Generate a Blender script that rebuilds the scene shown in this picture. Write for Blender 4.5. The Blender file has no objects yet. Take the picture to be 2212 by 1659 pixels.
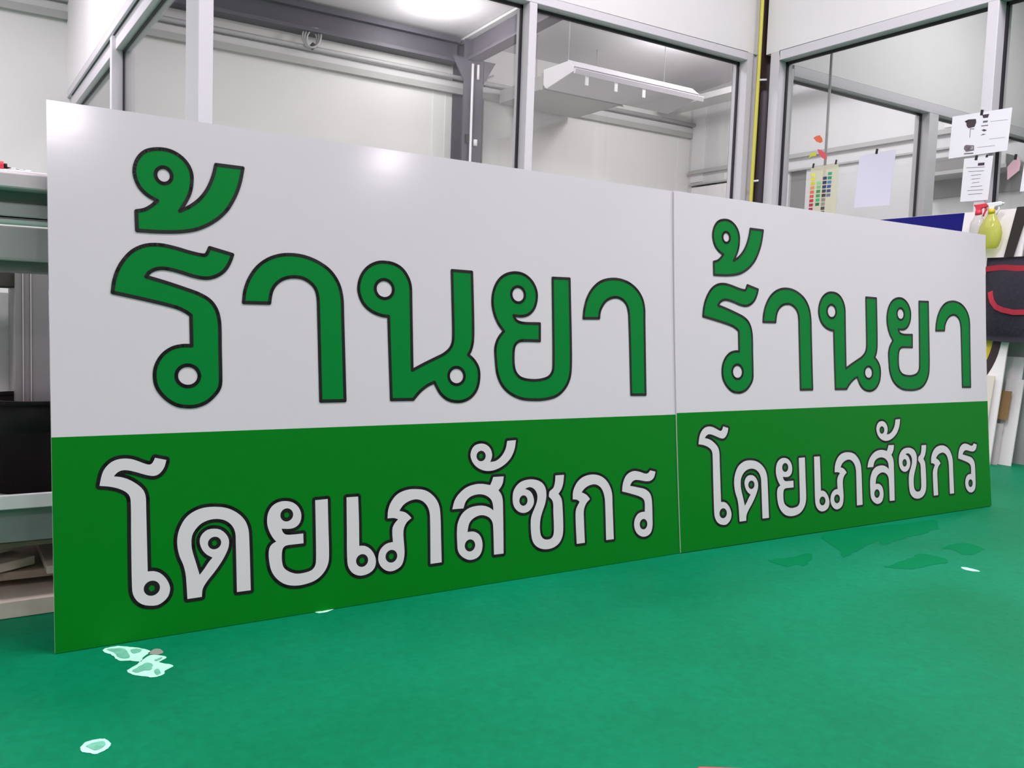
import bpy, bmesh, math, random
from mathutils import Vector, Matrix
from mathutils.geometry import tessellate_polygon

S = bpy.context.scene
COL = S.collection
random.seed(7)

# ------------------------------------------------------------------ camera
F_PX, YAW, PITCH, ROLL, CAM_H = 1924.66, 0.57808, 0.07545, -0.03535, 0.7615
CX, CY = 1106.0, 829.5
_f = Vector((math.sin(YAW)*math.cos(PITCH), math.cos(YAW)*math.cos(PITCH), -math.sin(PITCH)))
_r = Vector((math.cos(YAW), -math.sin(YAW), 0.0))
_d = _f.cross(_r)
_c, _s = math.cos(ROLL), math.sin(ROLL)
RIGHT = _c*_r + _s*_d
DOWN = -_s*_r + _c*_d
FWD = _f
CAM = Vector((0, 0, CAM_H))
cam_data = bpy.data.cameras.new('camera')
cam_data.sensor_fit = 'HORIZONTAL'
cam_data.sensor_width = 36.0
cam_data.lens = F_PX/2212.0*36.0
cam_data.clip_start = 0.02
cam = bpy.data.objects.new('camera', cam_data)
COL.objects.link(cam)
m3 = Matrix((RIGHT, -DOWN, -FWD)).transposed()
cam.matrix_world = Matrix.Translation(CAM) @ m3.to_4x4()
S.camera = cam

# ------------------------------------------------------------------ world, lamps, exposure
S.view_settings.view_transform = 'Standard'
S.view_settings.look = 'None'
S.view_settings.gamma = 1.0
S.view_settings.use_curve_mapping = False
S.view_settings.exposure = -0.13
world = bpy.data.worlds.new('world')
S.world = world
world.use_nodes = True
world.node_tree.nodes['Background'].inputs[0].default_value = (0.9, 0.93, 1.0, 1)
world.node_tree.nodes['Background'].inputs[1].default_value = 0.3
S.cycles.max_bounces = 8
S.cycles.diffuse_bounces = 4
S.cycles.glossy_bounces = 4
S.cycles.transmission_bounces = 6
S.cycles.transparent_max_bounces = 16
S.cycles.use_denoising = True
S.cycles.sample_clamp_indirect = 6.0
S.cycles.caustics_reflective = False
S.cycles.caustics_refractive = False


def lamp(x, y, z, sx, sy, watts, col=(1.0, 0.97, 0.97), rz=0.0):
    d = bpy.data.lights.new('lamp_or_fill_light', 'AREA')
    d.shape = 'RECTANGLE'
    d.size, d.size_y = sx, sy
    d.energy = watts
    d.color = col
    o = bpy.data.objects.new('lamp_or_fill_light', d)
    COL.objects.link(o)
    o.location = (x, y, z)
    o.rotation_euler = (0, 0, rz)
    return o


def bulb(x, y, z, watts, col):
    d = bpy.data.lights.new('tube_or_fill_light', 'POINT')
    d.energy = watts
    d.color = col
    d.shadow_soft_size = 0.12
    o = bpy.data.objects.new('tube_or_fill_light', d)
    COL.objects.link(o)
    o.location = (x, y, z)
    return o


# workshop hall: soft fluorescent light from the ceiling, plus added fill lights
WHT = (1.0, 0.91, 0.985)
lamp(-1.8, 1.3, 4.42, 1.6, 0.4, 126, WHT)
lamp(1.6, 1.3, 4.42, 1.6, 0.4, 126, WHT)
lamp(4.3, 1.3, 4.42, 1.2, 0.4, 118, WHT)
lamp(3.4, 3.6, 4.35, 1.6, 0.5, 36, WHT)
lamp(0.2, 3.6, 4.35, 1.2, 0.5, 34, WHT)
lamp(0.2, 7.4, 4.2, 0.4, 1.4, 75, WHT)
lamp(-1.7, 8.2, 4.3, 0.5, 1.4, 110, WHT)  # added fill light, brightens the back wall at left rear
lamp(-0.9, -0.8, 2.72, 1.5, 0.5, 25, WHT)  # this and the next two: added front fill above the camera for the sign
lamp(1.7, -0.8, 2.72, 1.5, 0.5, 23, WHT)
lamp(4.1, -0.8, 2.72, 1.5, 0.5, 28, WHT)
# two pendant lamps hung lower down behind the camera
lamp(0.95, -3.8, 3.22, 0.5, 0.35, 60, WHT)
lamp(4.02, -3.66, 3.2, 0.3, 0.3, 26, WHT)
# inside the glazed office and the room beyond the right wall
WHT = (1.0, 0.965, 0.985)
lamp(3.2, 7.0, 4.3, 1.6, 0.6, 94, WHT)
lamp(6.9, 6.2, 4.3, 1.6, 0.6, 60, WHT)
lamp(7.6, 3.2, 4.35, 1.6, 0.6, 88, WHT)
bulb(4.9, 9.3, 4.05, 34, WHT)
bulb(7.9, 8.4, 4.05, 40, WHT)
bulb(8.2, 6.6, 4.05, 62, WHT)  # added fill light, brightens the end wall behind the right glass


# ------------------------------------------------------------------ materials
def srgb(r, g, b):
    def f(c):
        c /= 255.0
        return c/12.92 if c <= 0.04045 else ((c+0.055)/1.055)**2.4
    return (f(r), f(g), f(b), 1.0)


def mat(name, col, rough=0.5, metal=0.0, spec=0.5, noise=0.0, nscale=8.0, bump=0.0, bscale=60.0, alpha=None):
    m = bpy.data.materials.new(name)
    m.use_nodes = True
    nt = m.node_tree
    b = nt.nodes['Principled BSDF']
    b.inputs['Base Color'].default_value = col
    b.inputs['Roughness'].default_value = rough
    b.inputs['Metallic'].default_value = metal
    b.inputs['Specular IOR Level'].default_value = spec
    tc = nt.nodes.new('ShaderNodeTexCoord')
    if noise > 0:
        n = nt.nodes.new('ShaderNodeTexNoise')
        n.inputs['Scale'].default_value = nscale
        n.inputs['Detail'].default_value = 5
        nt.links.new(tc.outputs['Object'], n.inputs['Vector'])
        mr = nt.nodes.new('ShaderNodeMapRange')
        mr.inputs['From Min'].default_value = 0.3
        mr.inputs['From Max'].default_value = 0.7
        mr.inputs['To Min'].default_value = 1-noise
        mr.inputs['To Max'].default_value = 1+noise
        nt.links.new(n.outputs['Fac'], mr.inputs['Value'])
        mx = nt.nodes.new('ShaderNodeVectorMath')
        mx.operation = 'SCALE'
        mx.inputs[0].default_value = col[:3]
        nt.links.new(mr.outputs['Result'], mx.inputs['Scale'])
        nt.links.new(mx.outputs['Vector'], b.inputs['Base Color'])
    if bump > 0:
        n2 = nt.nodes.new('ShaderNodeTexNoise')
        n2.inputs['Scale'].default_value = bscale
        n2.inputs['Detail'].default_value = 4
        nt.links.new(tc.outputs['Object'], n2.inputs['Vector'])
        bp = nt.nodes.new('ShaderNodeBump')
        bp.inputs['Strength'].default_value = bump
        bp.inputs['Distance'].default_value = 0.01
        nt.links.new(n2.outputs['Fac'], bp.inputs['Height'])
        nt.links.new(bp.outputs['Normal'], b.inputs['Normal'])
    return m


def glass_mat(name, tint=(0.982, 0.99, 0.986, 1), ior=1.45):
    m = bpy.data.materials.new(name)
    m.use_nodes = True
    nt = m.node_tree
    nt.nodes.clear()
    out = nt.nodes.new('ShaderNodeOutputMaterial')
    tr = nt.nodes.new('ShaderNodeBsdfTransparent')
    tr.inputs[0].default_value = tint
    gl = nt.nodes.new('ShaderNodeBsdfGlossy')
    gl.inputs['Roughness'].default_value = 0.02
    # Schlick reflectance of one face of the pane, the same from both sides
    lw = nt.nodes.new('ShaderNodeLayerWeight'); lw.inputs['Blend'].default_value = 0.5
    pw = nt.nodes.new('ShaderNodeMath'); pw.operation = 'POWER'; pw.inputs[1].default_value = 5.0
    ma = nt.nodes.new('ShaderNodeMath'); ma.operation = 'MULTIPLY_ADD'
    r0 = ((ior-1)/(ior+1))**2
    ma.inputs[1].default_value = 1-r0
    ma.inputs[2].default_value = r0
    nt.links.new(lw.outputs['Facing'], pw.inputs[0])
    nt.links.new(pw.outputs[0], ma.inputs[0])
    mx = nt.nodes.new('ShaderNodeMixShader')
    nt.links.new(ma.outputs[0], mx.inputs[0])
    nt.links.new(tr.outputs[0], mx.inputs[1])
    nt.links.new(gl.outputs[0], mx.inputs[2])
    nt.links.new(mx.outputs[0], out.inputs[0])
    return m


def floor_mat():
    m = mat('green_epoxy_floor', srgb(30, 142, 106), rough=0.52, spec=0.09)
    nt = m.node_tree
    b = nt.nodes['Principled BSDF']
    tc = nt.nodes.new('ShaderNodeTexCoord')
    n1 = nt.nodes.new('ShaderNodeTexNoise'); n1.inputs['Scale'].default_value = 1.6; n1.inputs['Detail'].default_value = 8
    n2 = nt.nodes.new('ShaderNodeTexNoise'); n2.inputs['Scale'].default_value = 55; n2.inputs['Detail'].default_value = 6
    for n in (n1, n2):
        nt.links.new(tc.outputs['Object'], n.inputs['Vector'])
    r1 = nt.nodes.new('ShaderNodeValToRGB')
    r1.color_ramp.elements[0].position = 0.36; r1.color_ramp.elements[0].color = srgb(0, 109, 71)
    r1.color_ramp.elements[1].position = 0.66; r1.color_ramp.elements[1].color = srgb(1, 119, 83)
    nt.links.new(n1.outputs['Fac'], r1.inputs['Fac'])
    r2 = nt.nodes.new('ShaderNodeMapRange')
    r2.inputs['From Min'].default_value = 0.3; r2.inputs['From Max'].default_value = 0.7
    r2.inputs['To Min'].default_value = 0.9; r2.inputs['To Max'].default_value = 1.1
    nt.links.new(n2.outputs['Fac'], r2.inputs['Value'])
    sc = nt.nodes.new('ShaderNodeVectorMath'); sc.operation = 'SCALE'
    nt.links.new(r1.outputs['Color'], sc.inputs[0])
    nt.links.new(r2.outputs['Result'], sc.inputs['Scale'])
    nt.links.new(sc.outputs['Vector'], b.inputs['Base Color'])
    return m


M = {}
M['wall'] = mat('white_wall_paint', srgb(236, 233, 234), 0.7, spec=0.3, noise=0.015, nscale=2)
M['filler'] = mat('wall_filler', srgb(226, 226, 226), 0.7)
M['office_wall'] = mat('pale_grey_panel_wall', srgb(222, 221, 219), 0.6, spec=0.3, noise=0.02, nscale=1.5)
M['putty_wall'] = mat('patched_wall', srgb(216, 215, 217), 0.7, spec=0.3, noise=0.04, nscale=1.2)
M['ceiling'] = mat('ceiling_panels', srgb(214, 212, 214), 0.7, spec=0.3, noise=0.03, nscale=0.8)
M['office_floor'] = mat('pale_office_floor', srgb(190, 188, 186), 0.5, noise=0.04)
M['dark_low_wall'] = mat('grey_low_wall', srgb(168, 170, 170), 0.6, noise=0.06, nscale=4)
M['floor'] = floor_mat()
M['damp'] = mat('damp_floor', srgb(0, 112, 68), 0.6, spec=0.03, noise=0.04, nscale=5)
M['bare'] = mat('bare_floor_edge', srgb(170, 232, 205), 0.7, noise=0.06, nscale=40)
M['bare_in'] = mat('scraped_floor', srgb(98, 176, 145), 0.7, noise=0.18, nscale=60)
M['alu'] = mat('white_aluminium_frame', srgb(218, 214, 220), 0.38, spec=0.5)
M['gasket'] = mat('black_gasket', srgb(38, 34, 40), 0.6)
M['glass'] = glass_mat('window_glass')
M['sheet'] = mat('white_plastic_sheet', srgb(218, 209, 216), 0.13, spec=0.5)
M['green'] = mat('green_print', srgb(0, 120, 26), 0.4, spec=0.12)
M['letter_green'] = mat('green_letter_print', srgb(0, 124, 50), 0.4, spec=0.1)
M['letter_black'] = mat('black_print', srgb(22, 20, 22), 0.35, spec=0.35)
M['letter_white'] = mat('white_letter_print', srgb(220, 212, 217), 0.26, spec=0.4)
M['steel_dark'] = mat('dark_grey_steel', srgb(84, 80, 90), 0.5, noise=0.05, nscale=3)
M['steel_brown'] = mat('dark_brown_steel', srgb(58, 42, 42), 0.5, spec=0.4)
M['insul'] = mat('dark_foam_pipe', srgb(66, 54, 64), 0.55)
M['conduit'] = mat('grey_conduit', srgb(176, 175, 176), 0.45)
M['rail'] = mat('grey_wall_rail', srgb(170, 170, 168), 0.6)
M['rail_light'] = mat('pale_wall_rail', srgb(205, 204, 204), 0.6)
M['yellow_pipe'] = mat('yellow_plastic', srgb(216, 208, 80), 0.4)
M['white_plastic'] = mat('white_plastic', srgb(234, 232, 234), 0.4)
M['ac_white'] = mat('white_appliance_plastic', srgb(208, 204, 210), 0.45)
M['ac_grey'] = mat('pale_grey_housing', srgb(200, 198, 200), 0.5)
M['machine'] = mat('grey_machine_paint', srgb(206, 194, 199), 0.45, spec=0.3)
M['machine_mid'] = mat('mid_grey_machine_paint', srgb(138, 136, 136), 0.5, spec=0.3)
M['machine_dark'] = mat('dark_machine_gap', srgb(70, 64, 60), 0.6)
M['chrome'] = mat('chrome', srgb(235, 235, 238), 0.12, metal=1.0)
M['black_plastic'] = mat('black_plastic', srgb(16, 11, 13), 0.5, spec=0.25)
M['grey_board'] = mat('grey_board', srgb(150, 156, 154), 0.7, noise=0.05, nscale=30)
M['wood'] = mat('raw_wood', srgb(222, 206, 194), 0.7, noise=0.12, nscale=14)
M['wood_dark'] = mat('weathered_wood', srgb(176, 154, 140), 0.75, noise=0.16, nscale=12)
M['red'] = mat('red_plastic', srgb(214, 50, 72), 0.4)
M['red_cloth'] = mat('red_webbing', srgb(172, 34, 56), 0.8)
M['navy'] = mat('navy_cloth', srgb(36, 33, 46), 0.9, noise=0.15, nscale=30, bump=0.3)
M['strap'] = mat('black_webbing', srgb(40, 35, 34), 0.85)
M['blue_print'] = mat('blue_print', srgb(12, 14, 112), 0.4, spec=0.2)
M['yellow_print'] = mat('yellow_print', srgb(206, 186, 30), 0.35)
M['dark_print'] = mat('dark_print', srgb(46, 28, 34), 0.4)
M['board'] = mat('white_board', srgb(236, 232, 232), 0.45)
M['board_edge'] = mat('cream_board_edge', srgb(214, 206, 192), 0.6)
M['cardboard'] = mat('brown_cardboard', srgb(150, 118, 78), 0.8, noise=0.06, nscale=20)
M['paper'] = mat('white_paper', srgb(236, 234, 240), 0.8, spec=0.2)
M['paper_blue'] = mat('pale_lilac_paper', srgb(222, 218, 236), 0.8, spec=0.2)
M['ink'] = mat('grey_ink', srgb(120, 108, 116), 0.8)
M['ink_dark'] = mat('dark_ink', srgb(70, 58, 66), 0.8)
M['tape'] = mat('black_tape', srgb(30, 28, 30), 0.5)
M['pink'] = mat('pink_card', srgb(206, 168, 178), 0.7)


def clear_mat(name, col, fac, ior=1.4, rough=0.05):
    m = bpy.data.materials.new(name)
    m.use_nodes = True
    nt = m.node_tree
    b = nt.nodes['Principled BSDF']
    b.inputs['Base Color'].default_value = col
    b.inputs['Roughness'].default_value = rough
    out = nt.nodes['Material Output']
    tr = nt.nodes.new('ShaderNodeBsdfTransparent')
    tr.inputs[0].default_value = (*[0.4+0.6*c for c in col[:3]], 1)
    mx = nt.nodes.new('ShaderNodeMixShader')
    mx.inputs[0].default_value = fac
    nt.links.new(tr.outputs[0], mx.inputs[1])
    nt.links.new(b.outputs[0], mx.inputs[2])
    nt.links.new(mx.outputs[0], out.inputs[0])
    return m


M['clear_bottle'] = clear_mat('clear_bottle_plastic', srgb(236, 232, 232), 0.45)
M['yellow_liquid'] = clear_mat('yellow_liquid_bottle', srgb(226, 228, 120), 0.4)
M['chart_film'] = clear_mat('clear_film', srgb(236, 234, 214), 0.45)


# ------------------------------------------------------------------ geometry helpers
BASE = {}


class MB:
    """collects faces in world coordinates; build() links them as ONE mesh object"""
    def __init__(self):
        self.v, self.f, self.mi, self.sm = [], [], [], []

    def face(self, pts, mi=0, smooth=False):
        i = len(self.v)
        self.v += [Vector(p) for p in pts]
        self.f.append(list(range(i, i+len(pts))))
        self.mi.append(mi); self.sm.append(smooth)

    def grid(self, idx, mi, smooth):
        self.f.append(idx); self.mi.append(mi); self.sm.append(smooth)

    def hexa(self, p, mi=0):
        # p: bottom ring 0-3 (counter-clockwise from above), top ring 4-7
        i = len(self.v)
        self.v += [Vector(q) for q in p]
        for q in ((3, 2, 1, 0), (4, 5, 6, 7), (0, 1, 5, 4), (1, 2, 6, 5), (2, 3, 7, 6), (3, 0, 4, 7)):
            self.grid([i+k for k in q], mi, False)
        return self

    def box(self, x0, x1, y0, y1, z0, z1, mi=0):
        x0, x1 = min(x0, x1), max(x0, x1); y0, y1 = min(y0, y1), max(y0, y1); z0, z1 = min(z0, z1), max(z0, z1)
        return self.hexa([(x0, y0, z0), (x1, y0, z0), (x1, y1, z0), (x0, y1, z0),
                          (x0, y0, z1), (x1, y0, z1), (x1, y1, z1), (x0, y1, z1)], mi)

    def obox(self, c, ax, ay, az, mi=0):
        c = Vector(c); ax = Vector(ax); ay = Vector(ay); az = Vector(az)
        return self.hexa([c-ax-ay-az, c+ax-ay-az, c+ax+ay-az, c-ax+ay-az,
                          c-ax-ay+az, c+ax-ay+az, c+ax+ay+az, c-ax+ay+az], mi)

    def prism(self, poly, off, mi=0):
        """poly: list of 3D points (planar), extruded by vector off"""
        off = Vector(off)
        P = [Vector(q) for q in poly]
        n = len(P)
        i = len(self.v)
        self.v += P + [q+off for q in P]
        self.grid(list(range(i, i+n))[::-1], mi, False)
        self.grid(list(range(i+n, i+2*n)), mi, False)
        for k in range(n):
            j = (k+1) % n
            self.grid([i+k, i+j, i+n+j, i+n+k], mi, False)
        return self

    def tube(self, path, r, n=10, mi=0, cap=True):
        P = [Vector(q) for q in path]
        rings = []
        up = None
        for k, q in enumerate(P):
            t = (P[min(k+1, len(P)-1)]-P[max(k-1, 0)]).normalized()
            if up is None:
                up = t.orthogonal().normalized()
            up = (up - t*up.dot(t)).normalized()
            w = t.cross(up)
            rr = r[k] if isinstance(r, (list, tuple)) else r
            i = len(self.v)
            for a in range(n):
                an = 2*math.pi*a/n
                self.v.append(q + up*(rr*math.cos(an)) + w*(rr*math.sin(an)))
            rings.append(i)
        for k in range(len(rings)-1):
            a, b = rings[k], rings[k+1]
            for j in range(n):
                jj = (j+1) % n
                self.grid([a+j, a+jj, b+jj, b+j], mi, True)
        if cap:
            self.grid(list(range(rings[0], rings[0]+n))[::-1], mi, False)
            self.grid(list(range(rings[-1], rings[-1]+n)), mi, False)
        return self

    def lathe(self, prof, c, n=28, mi=0, axis=(0, 0, 1), sx=1.0, sy=1.0, cap=True):
        """prof: (radius, height) along axis from c"""
        ax = Vector(axis).normalized()
        e1 = Vector((1, 0, 0)); e1 = (e1-ax*e1.dot(ax)).normalized()
        e2 = ax.cross(e1)
        c = Vector(c)
        rings = []
        for r, h in prof:
            i = len(self.v)
            for a in range(n):
                an = 2*math.pi*a/n
                self.v.append(c + ax*h + e1*(r*sx*math.cos(an)) + e2*(r*sy*math.sin(an)))
            rings.append(i)
        for k in range(len(rings)-1):
            a, b = rings[k], rings[k+1]
            for j in range(n):
                jj = (j+1) % n
                self.grid([a+j, a+jj, b+jj, b+j], mi, True)
        if cap:
            self.grid(list(range(rings[0], rings[0]+n))[::-1], mi, False)
            self.grid(list(range(rings[-1], rings[-1]+n)), mi, False)
        return self

    def build(self, name, mats, parent=None, bevel=0.0, seg=2):
        if not isinstance(mats, (list, tuple)):
            mats = [mats]
        base = BASE.get(parent.name, Vector((0, 0, 0))) if parent else Vector((0, 0, 0))
        if parent is None and self.v:
            lo = Vector((min(v.x for v in self.v), min(v.y for v in self.v), min(v.z for v in self.v)))
            hi = Vector((max(v.x for v in self.v), max(v.y for v in self.v), max(v.z for v in self.v)))
            base = Vector(((lo.x+hi.x)/2, (lo.y+hi.y)/2, lo.z))
        me = bpy.data.meshes.new(name)
        me.from_pydata([tuple(v-base) for v in self.v], [], self.f)
        for m in mats:
            me.materials.append(m)
        me.polygons.foreach_set('material_index', self.mi)
        me.polygons.foreach_set('use_smooth', self.sm)
        me.validate()
        me.update()
        o = bpy.data.objects.new(name, me)
        COL.objects.link(o)
        if parent:
            o.parent = parent
            BASE[o.name] = base
        else:
            o.location = base
            BASE[o.name] = base
        if bevel > 0:
            bm = bmesh.new(); bm.from_mesh(me)
            bmesh.ops.remove_doubles(bm, verts=bm.verts, dist=1e-6)
            bm.to_mesh(me); bm.free()
            b = o.modifiers.new('soft_edges', 'BEVEL')
            b.width = bevel; b.segments = seg; b.limit_method = 'ANGLE'; b.angle_limit = 0.6
        return o


def tag(o, label, cat, group=None, kind=None):
    o['label'] = label
    o['category'] = cat
    if group: o['group'] = group
    if kind: o['kind'] = kind
    return o


def thing(name, label, cat, loc, group=None):
    o = bpy.data.objects.new(name, None)
    COL.objects.link(o)
    o.empty_display_size = 0.05
    o.location = loc
    BASE[o.name] = Vector(loc)
    return tag(o, label, cat, group)


def struct(o, label=None, cat=None):
    o['kind'] = 'structure'
    if label: o['label'] = label
    if cat: o['category'] = cat
    return o


# a pixel of the 2212 x 1659 photograph becomes the point where its ray meets a real plane
def ray(x, y):
    return RIGHT*((x-CX)/F_PX) + DOWN*((y-CY)/F_PX) + FWD


def on_x(x, y, X):
    d = ray(x, y); return CAM + d*((X-CAM.x)/d.x)


def on_y(x, y, Y):
    d = ray(x, y); return CAM + d*((Y-CAM.y)/d.y)


def on_z(x, y, Z):
    d = ray(x, y); return CAM + d*((Z-CAM.z)/d.z)

# ================================================================== SETTING
XR = 5.36      # right glazed wall, camera side face
YF = 4.90      # office front wall face
XL = 1.177     # office side wall, outer face
YB = 10.26     # back wall face
XF = 9.80      # far right wall face
ZC = 4.55
FD, GD = 0.15, 0.085   # frame depth, glass depth inside the frame

fl = struct(MB().box(-4.1, 12.1, -9.1, 10.5, -0.1, 0).build('floor', M['floor']),
            'green epoxy coated workshop floor with scuffs and damp marks', 'floor')
struct(MB().box(-4.1, 12.1, -9.1, 10.5, ZC, ZC+0.1).build('ceiling', M['ceiling']), 'pale metal ceiling above the glazed office', 'ceiling')
struct(MB().hexa([(XL, YF+FD, 4.49), (XF, YF+FD, 4.49), (XF, YB, 4.25), (XL, YB, 4.25), (XL, YF+FD, 4.53), (XF, YF+FD, 4.53), (XF, YB, 4.29), (XL, YB, 4.29)]).build('ceiling', M['ceiling']), 'sloping pale ceiling inside the glazed office', 'ceiling')
struct(MB().box(XL+FD, XF, YF+FD, YB, 0, 0.006).build('floor', M['office_floor']), 'pale floor inside the glazed office', 'floor')
struct(MB().box(-4.1, 12.1, YB, YB+0.14, 0, ZC).build('wall_back', M['office_wall']), 'pale grey back wall seen through the glass', 'wall')
struct(MB().box(-4.1, -4.0, -9, YB, 0, ZC).build('wall_left', M['wall']))
struct(MB().box(-4, 12, -9.1, -9, 0, ZC).build('wall_front', M['wall']))
struct(MB().box(12, 12.1, -9, YB, 0, ZC).build('wall_far', M['wall']))
w = MB()
w.box(XR, XR+FD, -9, 1.2, 0, ZC)
w.box(XR, XR+FD, 1.2, 4.785, 0, 1.25, 1)
w.box(XR, XR+FD, 1.2, 4.83, 2.82, ZC)
struct(w.build('wall_right', [M['wall'], M['dark_low_wall']]), 'white right wall above and grey below its glazing', 'wall')
w = MB()
w.box(XL, XF, YF, YF+FD, 0, 1.0)
w.box(XL, XF, YF, YF+FD, 2.832, ZC)
struct(w.build('wall_middle', M['wall']), 'white office wall above the long window', 'wall')
w = MB()
w.box(XL, XL+FD, YF+FD, YB, 0, 1.0)
w.box(XL, XL+FD, YF+FD, YB, 2.885, ZC)
struct(w.build('wall_side', M['wall']), 'brightly lit white office side wall at upper left', 'wall')
w = MB()
w.box(XF, XF+0.12, YF+FD, YB, 2.86, ZC)
w.box(XF, XF+0.12, YF+FD, 8.02, 0, 2.86)
w.box(XF, XF+0.12, 8.30, 9.28, 0, 2.86)
w.box(XF, XF+0.12, 10.17, YB, 0, 2.86)
struct(w.build('wall_end', M['putty_wall']), 'patched grey end wall of the office', 'wall')
struct(MB().box(XF+0.04, XF+0.09, 8.02, 8.30, 0, 2.86).build('door_1', M['machine_mid']), 'grey narrow door in the end wall', 'door')
struct(MB().box(XF-0.03, XF+0.05, 9.28, 10.17, 0, 2.83).build('door_2', M['white_plastic'], bevel=0.03), 'white door in the end wall', 'door')
w = MB().box(XF-0.06, XF, YF+FD, 10.2, 3.02, 3.075).box(XF-0.04, XF, YF+FD, 10.2, 2.85, 2.872)
struct(w.build('trim_1', M['conduit']), 'pair of horizontal grey strips along the end wall', 'trim')
w = MB()
for (a, b, c, d) in ((9.93, 10.2, 2.9, 4.1), (8.75, 8.9, 2.88, 2.98), (9.35, 9.5, 2.88, 2.98), (5.6, 6.1, 3.1, 3.5)):
    w.box(XF-0.012, XF, a, b, c, d)
struct(w.build('trim_2', M['filler']), 'paler patches of filler on the end wall', 'trim')

# back wall rails, panel seams, steel frame
w = MB().box(-4, 12, YB-0.07, YB, 3.575, 3.65).box(-4, 12, YB-0.05, YB, 3.65, 3.73, 1)
struct(w.build('trim_3', [M['rail'], M['rail_light']]), 'grey girt rail along the back wall', 'trim')
w = MB().tube([(-4, YB-0.10, 3.765), (12, YB-0.10, 3.765)], 0.028)
struct(w.build('trim_4', M['conduit']), 'thin conduit pipe along the back wall girt', 'trim')
w = MB()
w.box(-4, 5.60, YB-0.22, YB, 4.16, 4.22).box(-4, 5.60, YB-0.14, YB-0.10, 3.96, 4.16).box(-4, 5.60, YB-0.22, YB, 3.92, 3.96)
struct(w.build('trim_5', M['steel_dark']), 'dark steel beam high along the back wall', 'beam')
w = MB()
CXa, CXb = 5.62, 5.90
w.box(CXa, CXb, YB-0.30, YB-0.285, 0, 4.2)
w.box(CXa, CXb, YB-0.02, YB-0.005, 0, 4.2)
w.box((CXa+CXb)/2-0.008, (CXa+CXb)/2+0.008, YB-0.29, YB-0.01, 0, 4.2)
w.prism([(CXa, YB-0.31, 3.97), (CXa, YB-0.31, 3.68), (CXa-0.17, YB-0.31, 3.97)], (0, 0.02, 0))
w.prism([(CXb, YB-0.31, 3.97), (CXb, YB-0.31, 3.68), (CXb+0.17, YB-0.31, 3.97)], (0, 0.02, 0))
struct(w.build('trim_6', M['steel_dark']), 'dark grey steel column against the back wall', 'column')
w = MB()
def raft(z):
    return [(5.66, YB, z), (5.84, YB, z)]
zA, zB, yN = 3.93, 4.06, YF+FD
w.hexa([(5.66, yN, zA+0.24), (5.84, yN, zA+0.24), (5.84, YB, zA), (5.66, YB, zA), (5.66, yN, zA+0.27), (5.84, yN, zA+0.27), (5.84, YB, zA+0.03), (5.66, YB, zA+0.03)])
w.hexa([(5.74, yN, zA+0.27), (5.76, yN, zA+0.27), (5.76, YB, zA+0.03), (5.74, YB, zA+0.03), (5.74, yN, zA+0.52), (5.76, yN, zA+0.52), (5.76, YB, zA+0.28), (5.74, YB, zA+0.28)])
w.hexa([(5.66, yN, zA+0.52), (5.84, yN, zA+0.52), (5.84, YB, zA+0.28), (5.66, YB, zA+0.28), (5.66, yN, zA+0.55), (5.84, yN, zA+0.55), (5.84, YB, zA+0.31), (5.66, YB, zA+0.31)], 1)
struct(w.build('trim_7', [M['steel_dark'], M['rail_light']]), 'dark steel rafter running forward from the column', 'beam')
w = MB()
w.tube([(5.72, YB-0.34, 0.2), (5.72, YB-0.34, 3.9)], 0.016).tube([(5.80, YB-0.34, 3.72), (5.80, YB-0.34, 3.9)], 0.016)
struct(w.build('trim_8', M['white_plastic']), 'white conduit running up the steel column', 'pipe')
w = MB().tube([(6.08, YB-0.02, 0.2), (6.08, YB-0.02, 3.7), (6.12, YB-0.02, 3.85), (6.22, YB-0.03, 3.9)], 0.012)
struct(w.build('trim_9', M['conduit']), 'thin grey cable down the back wall beside the column', 'pipe')
w = MB()
for x in (5.52, 5.34, 9.55):
    w.box(x, x+0.012, YB-0.006, YB, 0, 3.57)
struct(w.build('trim_10', M['white_plastic']), 'vertical panel joints of the back wall', 'trim')
w = MB().tube([(5.80, YB-0.315, 2.9), (5.80, YB-0.315, 2.98)], 0.03, n=8).box(5.66, 5.72, YB-0.33, YB-0.30, 2.93, 3.03, 1)
struct(w.build('trim_11', [M['white_plastic'], M['gasket']]), 'small box and band on the steel column', 'trim')


# ---------------------------------------------------------------- glazing
def win(name, label, rails, gaskets, panes):
    root = bpy.data.objects.new(name, None)
    COL.objects.link(root)
    BASE[root.name] = Vector((0, 0, 0))
    struct(root, label, 'window')
    f = MB()
    for b in rails: f.box(*b)
    f.build('window_frame', M['alu'], root, bevel=0.004)
    g = MB()
    for b in gaskets: g.box(*b)
    g.build('gasket', M['gasket'], root)
    for b in panes:
        MB().box(*b).build('glass_pane', M['glass'], root)
    return root


G = 0.014   # gasket width
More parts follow.
